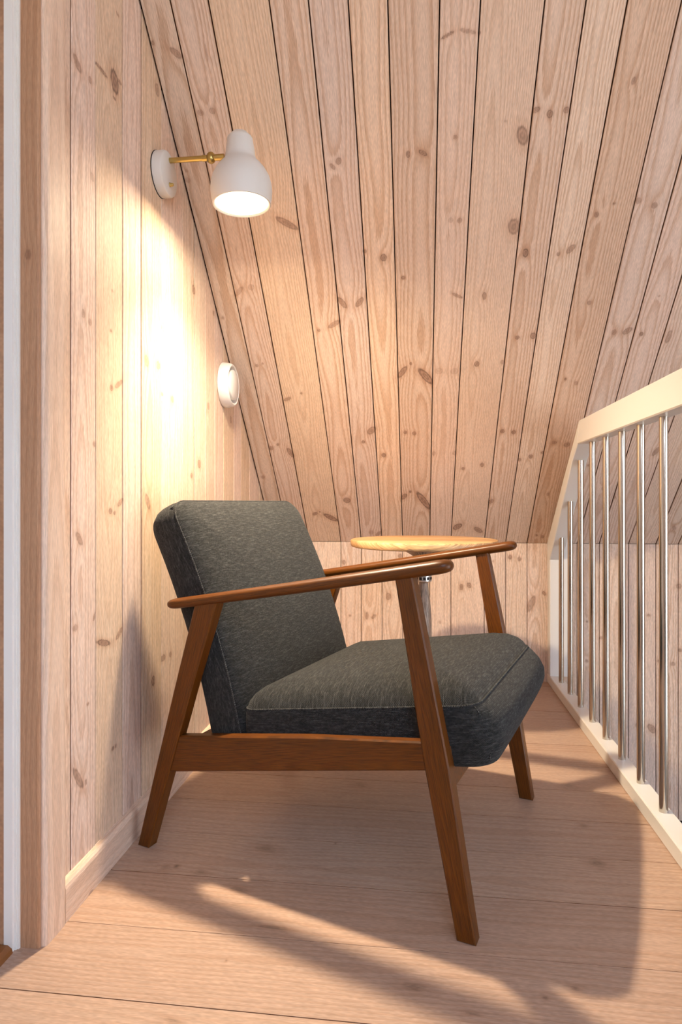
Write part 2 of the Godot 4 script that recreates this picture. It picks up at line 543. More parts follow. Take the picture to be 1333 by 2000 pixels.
# ------------------------------------------------------------------ materials
func make_materials() -> void:
	var c_tones := [Vector3(0.97, 0.97, 0.96), Vector3(1.0, 1.0, 1.01), Vector3(1.03, 1.01, 0.95), Vector3(1.02, 1.0, 0.98), Vector3(0.99, 0.99, 1.01), Vector3(1.05, 1.02, 0.97), Vector3(0.96, 0.93, 0.9), Vector3(1.0, 0.98, 0.97), Vector3(1.0, 0.98, 0.95), Vector3(0.98, 0.96, 0.94), Vector3(1.03, 1.03, 1.01), Vector3(0.95, 0.9, 0.85), Vector3(0.98, 0.97, 0.98), Vector3(1.0, 0.98, 0.99), Vector3(1.0, 0.99, 1.0), Vector3(1.01, 1.0, 0.99), Vector3(0.98, 0.97, 0.96), Vector3(1.0, 0.99, 1.0)]
	var w_tones := [Vector3(0.98, 0.95, 0.93), Vector3(1.01, 1.0, 1.02), Vector3(0.97, 0.94, 0.88), Vector3(1.02, 1.01, 1.03), Vector3(0.98, 0.95, 0.88), Vector3(1.03, 1.02, 1.02), Vector3(0.99, 0.98, 0.95), Vector3(1.0, 1.0, 0.98)]
	var k_tones := [Vector3(1.02, 1.0, 0.98), Vector3(1.0, 0.99, 0.98), Vector3(1.03, 1.02, 1.0), Vector3(1.01, 1.0, 1.0)]
	var f_tones := [Vector3(1.03, 1.03, 1.02), Vector3(1.0, 1.0, 1.0), Vector3(1.01, 1.0, 0.98), Vector3(0.98, 0.97, 0.96), Vector3(1.0, 0.98, 0.96)]
	var pine := Color(PINE_R, PINE_G, PINE_B)
	textured("ceiling_pine", wood_map(2048, 1024, 1.8, 2.2, shifted(ceiling_edges, LEFT), c_tones, CEILING_KNOTS, pine, 11, 1.6, 1.7), 0.62, 0.35)
	textured("wall_pine", wood_map(1024, 1024, 1.8, 2.0, shifted(wall_edges, 1.0), w_tones, WALL_KNOTS, pine, 23, 1.1, 1.7), 0.62, 0.35)
	textured("knee_pine", wood_map(1024, 512, 1.8, 1.9, shifted(ceiling_edges, LEFT), k_tones, KNEE_KNOTS, pine, 37, 1.3, 1.7), 0.62, 0.35)
	textured("floor_oak", wood_map(2048, 1024, 2.4, 1.3, shifted(floor_edges.slice(0, 16), 0.43), f_tones, FLOOR_KNOTS, Color(OAK_R, OAK_G, OAK_B), 41, 0.75, 2.6, 0.0, Color(0.42, 0.34, 0.28), 1.3), 0.42, 0.4)
	textured("chair_wood", wood_map(256, 512, 0.12, 0.8, [0.0, 0.06, 0.12], [Vector3(1, 1, 1), Vector3(1.06, 1.04, 1.0)], [], Color(0.375, 0.205, 0.035), 53, 1.3, 0.8, 0.3), 0.4, 0.35)
	mats.chair_wood.clearcoat_enabled = true
	mats.chair_wood.clearcoat = 0.1
	mats.chair_wood.clearcoat_roughness = 0.28
	textured("table_wood", wood_map(512, 512, 0.5, 0.5, [0.0, 0.11, 0.23, 0.37, 0.5], [Vector3(1.0, 1.0, 1.0), Vector3(0.9, 0.86, 0.8), Vector3(1.05, 1.05, 1.05), Vector3(0.95, 0.9, 0.85)], [[120, 250, 14, 9, 70, 60], [330, 140, 10, 8, 60, 60]], Color(0.86, 0.69, 0.49), 61, 1.8, 2.2, 0.35), 0.4, 0.5)
	textured("grey_wood", wood_map(128, 256, 0.12, 0.6, [0.0, 0.05, 0.12], [Vector3(1, 1, 1), Vector3(0.88, 0.82, 0.74)], [], Color(0.66, 0.58, 0.51), 67, 1.5, 1.0, 0.6), 0.45, 0.5)
	textured("trim_pine", wood_map(256, 512, 0.2, 2.0, [0.0, 0.1, 0.2], [Vector3(1, 0.97, 0.94), Vector3(0.97, 0.92, 0.87)], stray_knots(3, 0.2, 2.0, 5), pine, 71, 0.8, 1.2), 0.55, 0.4)
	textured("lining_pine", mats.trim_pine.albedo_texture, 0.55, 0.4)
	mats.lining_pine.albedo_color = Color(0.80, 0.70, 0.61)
	mats.fabric = fabric_material("fabric", 1.0)
	mats.fabric_seam = fabric_material("fabric_seam", 1.25)
	plain("white_paint", Color(0.87, 0.855, 0.83), 0.38)
	plain("lamp_white", Color(0.83, 0.82, 0.80), 0.5)
	plain("valve_white", Color(0.90, 0.89, 0.87), 0.42)
	plain("brass", Color(0.74, 0.65, 0.40), 0.3, 1.0)
	plain("steel", Color(0.78, 0.75, 0.70), 0.19, 1.0)
	plain("silver", Color(0.86, 0.85, 0.84), 0.3, 0.9)
	plain("dark", Color(0.10, 0.085, 0.075), 0.7)
	plain("groove_shade_pine", Color(0.50, 0.33, 0.21), 0.8)  # darker pine, shade of the grooves put into the colour
	plain("gap", Color(0.16, 0.09, 0.05), 0.9)
	plain("plaster", Color(0.78, 0.77, 0.75), 0.8)
	plain("threshold", Color(0.50, 0.31, 0.15), 0.4)
	var glow := plain("glow", Color(1, 1, 1), 0.5)
	glow.emission_enabled = true
	glow.emission = Color(1.0, 0.90, 0.74)
	glow.emission_energy_multiplier = 2.6
	var glass := plain("glass", Color(0.96, 0.98, 1.0, 0.06), 0.02)
	glass.transparency = BaseMaterial3D.TRANSPARENCY_ALPHA


func fabric_material(called: String, gain: float) -> StandardMaterial3D:
	var n := 512
	var slub := noise(1.0, 83)
	var speck := noise(1.0, 89)
	var data := PackedByteArray()
	data.resize(n * n * 3)
	var relief := PackedByteArray()
	relief.resize(n * n)
	var p := 0
	for j in n:
		for i in n:
			# u runs across the cushion along the weft threads, v up it
			var row := floorf(j / 4.5)
			var s := slub.get_noise_2d(i * 0.013, row * 2.7)
			var s2 := slub.get_noise_2d(i * 0.05 + 300.0, row * 4.1)
			var sp := speck.get_noise_2d(i * 0.5, j * 0.6)
			var weave := 0.5 + 0.5 * sin(i * TAU / 5.2 + (PI if int(row) % 2 == 1 else 0.0))
			var ridge := absf(sin(j * PI / 4.5))
			var v := 0.185 + 0.030 * s + 0.030 * s2 + 0.055 * sp + 0.11 * (weave * ridge - 0.4)
			if s > 0.55:
				v += (s - 0.55) * 0.10
			v = clampf(v * gain, 0.03, 1.0)
			data[p] = int(v * 255.0)
			data[p + 1] = int(v * 255.0)
			data[p + 2] = int(v * 255.0 * 0.97)
			relief[j * n + i] = int(clampf(0.5 + 0.5 * (weave * ridge - 0.4) + 0.12 * sp + 0.06 * s, 0.0, 1.0) * 255.0)
			p += 3
	var m := textured(called, ImageTexture.create_from_image(Image.create_from_data(n, n, false, Image.FORMAT_RGB8, data)), 0.95, 0.25)
	m.heightmap_enabled = true
	m.heightmap_texture = ImageTexture.create_from_image(Image.create_from_data(n, n, false, Image.FORMAT_L8, relief))
	m.heightmap_scale = 0.12
	m.rim_enabled = true
	m.rim = 0.1
	return m


# ------------------------------------------------------------------ setting
func roof_y(d: float) -> float:
	var t := tan(deg_to_rad(PITCH))
	return KNEE + (FAR - d) * t if d > RIDGE_D else KNEE + (FAR - RIDGE_D) * t - (RIDGE_D - d) * t


const UPRIGHT_SIDE := Transform3D(Basis(Vector3(0, 0, -1), Vector3(0, 1, 0), Vector3(1, 0, 0)), Vector3.ZERO)   # local (d, y, x)


func wall_piece(st: SurfaceTool, poly: Array, x0: float, x1: float) -> void:
	prism(st, PackedVector2Array(poly), x0, x1, 0.0005, UPRIGHT_SIDE, Vector2(0, 1), Vector2(0.55, 0.5))


func board(parent: Node3D, called: String, m: Material, x0: float, x1: float, y0: float, yl: float, yr: float, uo: Vector2, us: Vector2, size: Vector2, thick := 0.014, gap := 0.0012, bev := 0.0014, lift := 0.0) -> void:
	# one tongued board, face on local z = 0, running along local y
	var st := begin(false)
	var w := x1 - x0
	var prof := [Vector2(gap, -thick), Vector2(gap, -bev), Vector2(gap + bev, 0), Vector2(w - gap - bev, 0), Vector2(w - gap, -bev), Vector2(w - gap, -thick)]
	var lowp := []
	var topp := []
	var lowu := []
	var topu := []
	for q in prof:
		var ty := lerpf(yl, yr, q.x / w) - y0
		lowp.append(Vector3(q.x, 0, q.y))
		topp.append(Vector3(q.x, ty, q.y))
		lowu.append(Vector2((uo.x + us.x * (x0 + q.x)) / size.x, (uo.y + us.y * y0) / size.y))
		topu.append(Vector2((uo.x + us.x * (x0 + q.x)) / size.x, (uo.y + us.y * (y0 + ty)) / size.y))
	var joint_sides := begin(false)   # sides inside the joints, coloured darker to paint in the groove shade
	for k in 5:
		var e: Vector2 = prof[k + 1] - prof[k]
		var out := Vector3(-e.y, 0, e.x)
		quad(joint_sides if k == 0 or k == 4 else st, lowp[k], lowp[k + 1], topp[k + 1], topp[k], lowu[k], lowu[k + 1], topu[k + 1], topu[k], out)
	quad(st, lowp[0], lowp[5], topp[5], topp[0], lowu[0], lowu[5], topu[5], topu[0], Vector3(0, 0, -1))
	for k in range(1, 5):
		tri(st, lowp[0], lowp[k], lowp[k + 1], lowu[0], lowu[k], lowu[k + 1], Vector3(0, -1, 0))
		tri(st, topp[0], topp[k], topp[k + 1], topu[0], topu[k], topu[k + 1], Vector3(0, 1, 0))
	var mesh := finish(st, m)
	joint_sides.generate_normals()
	joint_sides.commit(mesh)
	mesh.surface_set_material(1, mats.groove_shade_pine)
	var o := part(called, mesh, parent)
	o.position = Vector3(x0, y0, lift)


func build_shell() -> void:
	var st := begin(false)
	# gable wall with its window opening
	wall_piece(st, [Vector2(REAR - 0.15, BELOW), Vector2(FAR + 0.15, BELOW), Vector2(FAR + 0.15, WIN_Y0), Vector2(REAR - 0.15, WIN_Y0)], RIGHT, RIGHT + 0.15)
	wall_piece(st, [Vector2(WIN_D1, WIN_Y0), Vector2(FAR + 0.15, WIN_Y0), Vector2(FAR + 0.15, roof_y(FAR)), Vector2(WIN_D1, roof_y(WIN_D1) + 0.1)], RIGHT, RIGHT + 0.15)
	wall_piece(st, [Vector2(REAR - 0.15, WIN_Y0), Vector2(WIN_D0, WIN_Y0), Vector2(WIN_D0, roof_y(WIN_D0) + 0.1), Vector2(REAR - 0.15, roof_y(REAR))], RIGHT, RIGHT + 0.15)
	wall_piece(st, [Vector2(WIN_D0, WIN_Y1), Vector2(WIN_D1, WIN_Y1), Vector2(WIN_D1, roof_y(WIN_D1) + 0.1), Vector2(RIDGE_D, roof_y(RIDGE_D) + 0.1), Vector2(WIN_D0, roof_y(WIN_D0) + 0.1)], RIGHT, RIGHT + 0.15)
	structure("wall_right", finish(st, mats.trim_pine))
	var win := begin(false)
	for f in [[WIN_D0, WIN_D1, WIN_Y0, WIN_Y0 + 0.07], [WIN_D0, WIN_D1, WIN_Y1 - 0.07, WIN_Y1], [WIN_D0, WIN_D0 + 0.07, WIN_Y0 + 0.07, WIN_Y1 - 0.07], [WIN_D1 - 0.07, WIN_D1, WIN_Y0 + 0.07, WIN_Y1 - 0.07], [(WIN_D0 + WIN_D1) * 0.5 - 0.03, (WIN_D0 + WIN_D1) * 0.5 + 0.03, WIN_Y0 + 0.07, WIN_Y1 - 0.07]]:
		box(win, Vector3(RIGHT + 0.03, f[2], f[0]), Vector3(RIGHT + 0.10, f[3], f[1]))
	var wo := structure("window_1", finish(win, mats.white_paint))
	for k in 2:
		var pane := begin(false)
		var da := lerpf(WIN_D0, WIN_D1, 0.5 * k)
		box(pane, Vector3(RIGHT + 0.06, WIN_Y0 + 0.07, da + 0.03), Vector3(RIGHT + 0.066, WIN_Y1 - 0.07, da + (WIN_D1 - WIN_D0) * 0.5 - 0.03))
		part("pane", finish(pane, mats.glass), wo)
	# low wall behind the camera
	st = begin(false)
	box(st, Vector3(LEFT - 0.12, BELOW, REAR - 0.15), Vector3(RIGHT, KNEE + 0.03, REAR))
	structure("wall_rear", finish(st, mats.trim_pine))
	# storey below the stairwell
	st = begin(false)
	box(st, Vector3(0.4, BELOW - 0.15, -0.8), Vector3(RIGHT + 0.15, BELOW, FAR + 0.15))
	structure("floor_below", finish(st, mats.threshold))
	st = begin(false)
	box(st, Vector3(0.42, BELOW, -0.8), Vector3(0.57, -0.22, FAR))
	box(st, Vector3(0.57, BELOW, -0.8), Vector3(RIGHT, -0.22, -0.65))
	structure("wall_below", finish(st, mats.plaster))
	# roof behind the ridge, with its window
	var run := (RIDGE_D - REAR) / cos(deg_to_rad(PITCH))
	var c := cos(deg_to_rad(PITCH))
	var s := sin(deg_to_rad(PITCH))
	st = begin(false)
	var wide := RIGHT - LEFT
	var ax := ROOF_X0 - LEFT
	var bx := ROOF_X1 - LEFT
	for r in [[-0.12, ax, -0.15, run + 0.15], [bx, wide + 0.15, -0.15, run + 0.15], [ax, bx, -0.15, ROOF_Y0], [ax, bx, ROOF_Y1, run + 0.15]]:
		prism(st, PackedVector2Array([Vector2(r[0], r[2]), Vector2(r[1], r[2]), Vector2(r[1], r[3]), Vector2(r[0], r[3])]), -0.2, 0.0, 0.0005, Transform3D.IDENTITY, Vector2(0, 1), Vector2(0.55, 0.45))
	var rear := structure("ceiling_rear", finish(st, mats.trim_pine))
	# local x runs from the gable wall to the left, y up the slope from the rear wall, z into the room
	rear.transform = Transform3D(Basis(Vector3(-1, 0, 0), Vector3(0, s, -c), Vector3(0, -c, -s)), pt(RIGHT, KNEE, REAR))
	win = begin(false)
	for f in [[0.0, 0.06, 0.0, 1.0], [0.94, 1.0, 0.0, 1.0], [0.06, 0.94, 0.0, 0.05], [0.06, 0.94, 0.95, 1.0]]:
		var x0 := lerpf(ax, bx, f[0])
		var x1 := lerpf(ax, bx, f[1])
		var y0 := lerpf(ROOF_Y0, ROOF_Y1, f[2])
		var y1 := lerpf(ROOF_Y0, ROOF_Y1, f[3])
		prism(win, PackedVector2Array([Vector2(x0, y0), Vector2(x1, y0), Vector2(x1, y1), Vector2(x0, y1)]), -0.14, -0.06, 0.003, Transform3D.IDENTITY, Vector2(0, 1), Vector2.ONE)
	var rw := structure("window_2", finish(win, mats.white_paint))
	rw.transform = rear.transform
	var pane2 := begin(false)
	prism(pane2, PackedVector2Array([Vector2(lerpf(ax, bx, 0.06), lerpf(ROOF_Y0, ROOF_Y1, 0.05)), Vector2(lerpf(ax, bx, 0.94), lerpf(ROOF_Y0, ROOF_Y1, 0.05)), Vector2(lerpf(ax, bx, 0.94), lerpf(ROOF_Y0, ROOF_Y1, 0.95)), Vector2(lerpf(ax, bx, 0.06), lerpf(ROOF_Y0, ROOF_Y1, 0.95))]), -0.103, -0.097, 0.001, Transform3D.IDENTITY, Vector2(0, 1), Vector2.ONE)
	part("pane", finish(pane2, mats.glass), rw)


func build_ceiling() -> void:
	var c := cos(deg_to_rad(PITCH))
	var s := sin(deg_to_rad(PITCH))
	var run := (FAR - RIDGE_D) / c
	var st := begin(false)
	prism(st, PackedVector2Array([Vector2(-0.15, -0.15), Vector2(RIGHT + 0.15 - LEFT, -0.15), Vector2(RIGHT + 0.15 - LEFT, run + 0.15), Vector2(-0.15, run + 0.15)]), -0.2, -0.0145, 0.0005, Transform3D.IDENTITY, Vector2(0, 1), Vector2(0.55, 0.45))
	var slab := structure("ceiling", finish(st, mats.gap))
	slab.transform = Transform3D(Basis(Vector3(1, 0, 0), Vector3(0, s, c), Vector3(0, -c, s)), pt(LEFT, KNEE, FAR))
	var e: Array = ceiling_edges.duplicate()
	var step := [0.114, 0.088, 0.138, 0.088, 0.088, 0.114]
	while e[-1] < RIGHT - 0.13:
		e.append(e[-1] + step[e.size() % 6])
	e.append(RIGHT - 0.002)
	for k in e.size() - 1:
		var x0: float = e[k] - LEFT + (0.003 if k == 0 else 0.0)
		board(slab, "board", mats.ceiling_pine, x0, e[k + 1] - LEFT, 0.001, run - 0.002, run - 0.002, Vector2.ZERO, Vector2.ONE, Vector2(1.8, 2.2), 0.014, 0.0015, 0.0012, 0.0006 * sin(k * 2.4))


func build_left_wall() -> void:
	var st := begin(false)
	wall_piece(st, [Vector2(1.0, -0.22), Vector2(FAR + 0.15, -0.22), Vector2(FAR + 0.15, roof_y(FAR)), Vector2(1.0, roof_y(1.0) + 0.12)], LEFT - 0.13, LEFT - 0.0145)
	wall_piece(st, [Vector2(0.1, 2.06), Vector2(1.0, 2.06), Vector2(1.0, roof_y(1.0) + 0.12), Vector2(RIDGE_D, roof_y(RIDGE_D) + 0.12), Vector2(0.1, roof_y(0.1) + 0.12)], LEFT - 0.13, LEFT)
	wall_piece(st, [Vector2(REAR - 0.15, -0.22), Vector2(0.1, -0.22), Vector2(0.1, roof_y(0.1) + 0.12), Vector2(REAR - 0.15, roof_y(REAR))], LEFT - 0.13, LEFT)
	var slab := structure("wall_left", finish(st, mats.trim_pine))
	var holder := Transform3D(Basis(Vector3(0, 0, -1), Vector3(0, 1, 0), Vector3(1, 0, 0)), Vector3(LEFT, 0, 0))
	for k in wall_edges.size() - 1:
		var a: float = wall_edges[k]
		var b: float = wall_edges[k + 1]
		board(slab, "board", mats.wall_pine, a, b, 0.0, roof_y(a) + 0.012, roof_y(b) + 0.012, Vector2(-1.0, 0.0), Vector2.ONE, Vector2(1.8, 2.0), 0.014, 0.0015, 0.0012)
		var o: Node3D = slab.get_child(slab.get_child_count() - 1)
		o.transform = holder * Transform3D(Basis.IDENTITY, Vector3(a, 0.0, 0.0005 * sin(k * 1.9)))
	# skirting with a rounded top edge
	st = begin(false)
	grain_up(st, PackedVector2Array([Vector2(-0.0005, 0.0), Vector2(0.013, 0.0), Vector2(0.013, 0.058), Vector2(0.0115, 0.064), Vector2(0.008, 0.068), Vector2(-0.0005, 0.070)]), 1.0655, FAR - 0.001, Transform3D(Basis(Vector3(1, 0, 0), Vector3(0, 1, 0), Vector3(0, 0, -1)), Vector3(LEFT, 0, 0)))
	structure("baseboard_left", finish(st, mats.trim_pine))


func build_far_wall() -> void:
	var st := begin(false)
	box(st, Vector3(LEFT - 0.13, BELOW, FAR + 0.0145), Vector3(RIGHT + 0.15, KNEE + 0.02, FAR + 0.15))
	var slab := structure("wall_far", finish(st, mats.gap))
	var e: Array = ceiling_edges.duplicate()
	while e[-1] < RIGHT - 0.13:
		e.append(e[-1] + 0.114)
	e.append(RIGHT - 0.002)
	for k in e.size() - 1:
		var low := -0.542 if e[k] > 0.5 else 0.0
		if k == 11:
			low = 0.0
		board(slab, "board", mats.knee_pine, e[k], e[k + 1], low, KNEE - 0.001, KNEE - 0.001, Vector2(-LEFT, 0.56), Vector2.ONE, Vector2(1.8, 1.9), 0.014, 0.0011, 0.0012)
		var o: Node3D = slab.get_child(slab.get_child_count() - 1)
		o.position = Vector3(e[k], low, -FAR + 0.0004 * sin(k * 2.1))
	st = begin(false)
	box(st, Vector3(0.575, BELOW, FAR - 0.004), Vector3(RIGHT, -0.556, FAR + 0.012))
	structure("wall_stairwell", finish(st, mats.plaster))


func build_floor() -> void:
	var st := begin(false)
	box(st, Vector3(LEFT - 0.13, -0.22, REAR), Vector3(0.572, -0.0145, FAR + 0.012))
	box(st, Vector3(0.572, -0.22, REAR), Vector3(RIGHT, 0.0, -0.65))
	var slab := structure("floor", finish(st, mats.gap))
	for k in range(-17, floor_edges.size()):
		var a: float = 0.4305 + 0.1602 * k
		var b := minf(a + 0.1602, FAR)
		if a < REAR or b - a < 0.01:
			continue
		# local x towards the camera, y along the plank, z up
		var start := -0.05 if b < 1.1 else -0.014
		board(slab, "plank", mats.floor_oak, 0.0, b - a, start, 1.2, 1.2, Vector2(b - 0.43, 0.02), Vector2(-1, 1), Vector2(2.4, 1.3), 0.014, 0.0007, 0.0002)
		var o: Node3D = slab.get_child(slab.get_child_count() - 1)
		o.transform = Transform3D(Basis(Vector3(0, 0, 1), Vector3(1, 0, 0), Vector3(0, 1, 0)), Vector3(LEFT + start, 0.00015 * sin(k * 2.7), -b))


func build_doorway() -> void:
	# casing with a rounded nose, and its head above the opening
	var plan := Transform3D(Basis(Vector3(1, 0, 0), Vector3(0, 0, -1), Vector3(0, 1, 0)), Vector3.ZERO)
	var st := begin(false)
	var nose := PackedVector2Array([Vector2(-0.644, 1.0035), Vector2(-0.6225, 1.0035), Vector2(-0.6185, 1.0055), Vector2(-0.6165, 1.0095), Vector2(-0.616, 1.015), Vector2(-0.6155, 1.0585), Vector2(-0.6165, 1.0625), Vector2(-0.6195, 1.0645), Vector2(-0.644, 1.0645)])
	grain_up(st, nose, 0.0, 2.06, plan)
	var head := PackedVector2Array([Vector2(0.04, 2.0), Vector2(1.0645, 2.0), Vector2(1.0645, 2.061), Vector2(0.04, 2.061)])
	prism(st, head, LEFT, -0.6165, 0.003, UPRIGHT_SIDE, Vector2(1, 0), Vector2(5.0, 0.5))
	var near := PackedVector2Array([Vector2(0.04, 0.0), Vector2(0.10, 0.0), Vector2(0.10, 2.0), Vector2(0.04, 2.0)])
	prism(st, near, LEFT, -0.6165, 0.003, UPRIGHT_SIDE, Vector2(0, 1), Vector2(5.0, 0.5))
	structure("trim_1", finish(st, mats.trim_pine))
	# pine lining of the opening
	st = begin(false)
	grain_up(st, PackedVector2Array([Vector2(-0.6585, 0.998), Vector2(-0.6285, 0.998), Vector2(-0.6262, 0.9992), Vector2(-0.625, 1.0015), Vector2(-0.625, 1.003), Vector2(-0.6585, 1.003)]), 0.0, 2.0, plan)
	structure("trim_2", finish(st, mats.lining_pine))
	# white door frame with its rebates, pine threshold
	st = begin(false)
	for f in [[-0.6585, -0.6615, 0.9935], [-0.6615, -0.6645, 0.9905], [-0.6645, -0.6795, 0.985]]:
		box(st, Vector3(f[1], 0.0, f[2]), Vector3(f[0], 2.0, 1.0))
	box(st, Vector3(-0.6795, 0.0, 0.10), Vector3(-0.6585, 2.0, 0.115))
	box(st, Vector3(-0.6795, 1.975, 0.115), Vector3(-0.6585, 2.0, 0.985))
	var d := structure("door_1", finish(st, mats.white_paint))
	st = begin(false)
	box(st, Vector3(-0.6948, 0.0, 0.9868), Vector3(-0.6797, 2.0, 1.0))
	part("rebate", finish(st, mats.lining_pine), d)
	st = begin(false)
	prism(st, PackedVector2Array([Vector2(0.105, 0.008), Vector2(0.999, 0.008), Vector2(0.999, 2.0), Vector2(0.105, 2.0)]), -0.735, -0.695, 0.002, UPRIGHT_SIDE, Vector2(0, 1), Vector2.ONE)
	for q in [[0.25, 0.95], [1.1, 1.85]]:
		prism(st, PackedVector2Array([Vector2(0.25, q[0]), Vector2(0.86, q[0]), Vector2(0.86, q[1]), Vector2(0.25, q[1])]), -0.696, -0.689, 0.003, UPRIGHT_SIDE, Vector2(0, 1), Vector2.ONE)
	part("added_door_leaf", finish(st, mats.white_paint), d)  # unseen white leaf, added to bounce light onto the frame
	st = begin(false)
	grain_up(st, PackedVector2Array([Vector2(-0.694, 0.0), Vector2(-0.6625, 0.0), Vector2(-0.665, 0.007), Vector2(-0.672, 0.012), Vector2(-0.694, 0.012)]), 0.1155, 0.9845, Transform3D(Basis(Vector3(1, 0, 0), Vector3(0, 1, 0), Vector3(0, 0, -1)), Vector3.ZERO))
	part("threshold", finish(st, mats.threshold), d)


func grain_up(st: SurfaceTool, poly: PackedVector2Array, y0: float, y1: float, xf: Transform3D) -> void:
	# an upright moulding: plan polygon in local xy, grain along the height
	var mid := Vector2.ZERO
	for p in poly:
		mid += p / poly.size()
	var run := 0.0
	for i in poly.size():
		var a := poly[i]
		var b := poly[(i + 1) % poly.size()]
		var out := Vector3((b - a).y, -(b - a).x, 0)
		if Vector2(out.x, out.y).dot((a + b) * 0.5 - mid) < 0.0:
			out = -out
		var l := a.distance_to(b)
		quad(st, xf * Vector3(a.x, a.y, y0), xf * Vector3(b.x, b.y, y0), xf * Vector3(b.x, b.y, y1), xf * Vector3(a.x, a.y, y1), Vector2(run / 0.2, y0 / 2.0), Vector2((run + l) / 0.2, y0 / 2.0), Vector2((run + l) / 0.2, y1 / 2.0), Vector2(run / 0.2, y1 / 2.0), xf.basis * out)
		run += l
	var idx := Geometry2D.triangulate_polygon(poly)
	for s in 2:
		for i in range(0, idx.size(), 3):
			var v := []
			for k in 3:
				v.append(xf * Vector3(poly[idx[i + k]].x, poly[idx[i + k]].y, y1 if s == 1 else y0))
			tri(st, v[0], v[1], v[2], Vector2.ZERO, Vector2(0.02, 0), Vector2(0, 0.02), xf.basis * Vector3(0, 0, 1.0 if s == 1 else -1.0))


# ------------------------------------------------------------------ railing
func side_prism(called: String, poly: Array, x0: float, x1: float, b: float, m: Material, parent: Node3D, at: Vector3) -> MeshInstance3D:
	# polygon in (d, y), extruded over x; positions are in room coordinates, «at» is the parent's place
	var st := begin(false)
	var xf := UPRIGHT_SIDE
	xf.origin = -at
	prism(st, PackedVector2Array(poly), x0, x1, b, xf, Vector2(1, 0), Vector2.ONE)
	return part(called, finish(st, m), parent)


func build_railing() -> void:
	var at := pt(0.55, 0.0, 1.4)
	var t := thing("stair_railing", "white painted stair railing with round steel bars along the open stairwell", "railing", at)
	var x0 := 0.526
	var x1 := 0.5745
	side_prism("bottom_rail", [Vector2(-0.6, 0.0), Vector2(2.737, 0.0), Vector2(2.737, 0.037), Vector2(-0.6, 0.037)], x0, x1, 0.0025, mats.white_paint, t, at)
	side_prism("handrail", [Vector2(-0.6, 0.936), Vector2(2.231, 0.936), Vector2(2.203, 1.013), Vector2(-0.6, 1.013)], x0, x1, 0.003, mats.white_paint, t, at)
	side_prism("sloping_rail", [Vector2(2.2035, 1.0125), Vector2(2.2315, 0.9355), Vector2(2.306, 0.885), Vector2(2.356, 0.834), Vector2(2.466, 0.73), Vector2(2.580, 0.615), Vector2(2.692, 0.507), Vector2(2.737, 0.463), Vector2(2.737, 0.575), Vector2(2.693, 0.613), Vector2(2.552, 0.73), Vector2(2.43, 0.834), Vector2(2.31, 0.928)], x0, x1 + 0.003, 0.003, mats.white_paint, t, at)
	side_prism("wall_post", [Vector2(2.690, 0.037), Vector2(2.737, 0.037), Vector2(2.737, 0.605), Vector2(2.690, 0.605)], x0 + 0.001, 0.604, 0.003, mats.white_paint, t, at)
	side_prism("newel_post", [Vector2(-0.66, 0.0), Vector2(-0.59, 0.0), Vector2(-0.59, 1.05), Vector2(-0.66, 1.05)], 0.515, 0.585, 0.004, mats.white_paint, t, at)
	for k in 19:
		var d := 2.600 - 0.1512 * k
		var top := 0.938
		if d > 2.23:
			top = lerpf(0.9355, 0.507, (d - 2.2315) / (2.692 - 2.2315)) + 0.012
		var st := begin(true)
		lathe(st, [[0.0, 0.0], [0.0098, 0.0], [0.0098, top - 0.036], [0.0, top - 0.036]], Transform3D(Basis.IDENTITY, pt(0.5535, 0.036, d) - at), 28)
		# keep the ends crisp: the cylinder wall is one smooth group, the ends are hidden in the rails
		part("bar", finish(st, mats.steel), t)


# ------------------------------------------------------------------ armchair
const CHAIR_TURN := -18.7


func ch(s: float, y: float, w: float) -> Vector3:
	# chair measures: s forwards from the front leg's toe, y up, w across from the near side
	return Vector3(s + 0.36, y, 0.3055 - w)


func chair_prism(called: String, poly: Array, w0: float, w1: float, b: float, along: Vector2, parent: Node3D) -> void:
	var st := begin(false)
	prism(st, PackedVector2Array(poly), 0.3055 - w1, 0.3055 - w0, b, Transform3D(Basis.IDENTITY, Vector3(0.36, 0, 0)), along.normalized(), Vector2(8.0, 1.25))
	part(called, finish(st, mats.chair_wood), parent)


func outline(ha: float, hw: float, r: float) -> PackedVector2Array:
	# rounded rectangle with a fixed number of points
	var p := PackedVector2Array()
	var rr := clampf(r, 0.0008, minf(ha, hw))
	var cs := [Vector2(ha - rr, hw - rr), Vector2(-ha + rr, hw - rr), Vector2(-ha + rr, -hw + rr), Vector2(ha - rr, -hw + rr)]
	for q in 4:
		for k in 9:
			var t := PI * 0.5 * (q + k / 8.0)
			p.append(cs[q] + Vector2(cos(t), sin(t)) * rr)
		var a: Vector2 = p[p.size() - 1]
		var t2 := PI * 0.5 * (q + 1)
		var b: Vector2 = cs[(q + 1) % 4] + Vector2(cos(t2), sin(t2)) * rr
		for k in range(1, 9):
			p.append(a.lerp(b, k / 9.0))
	return p


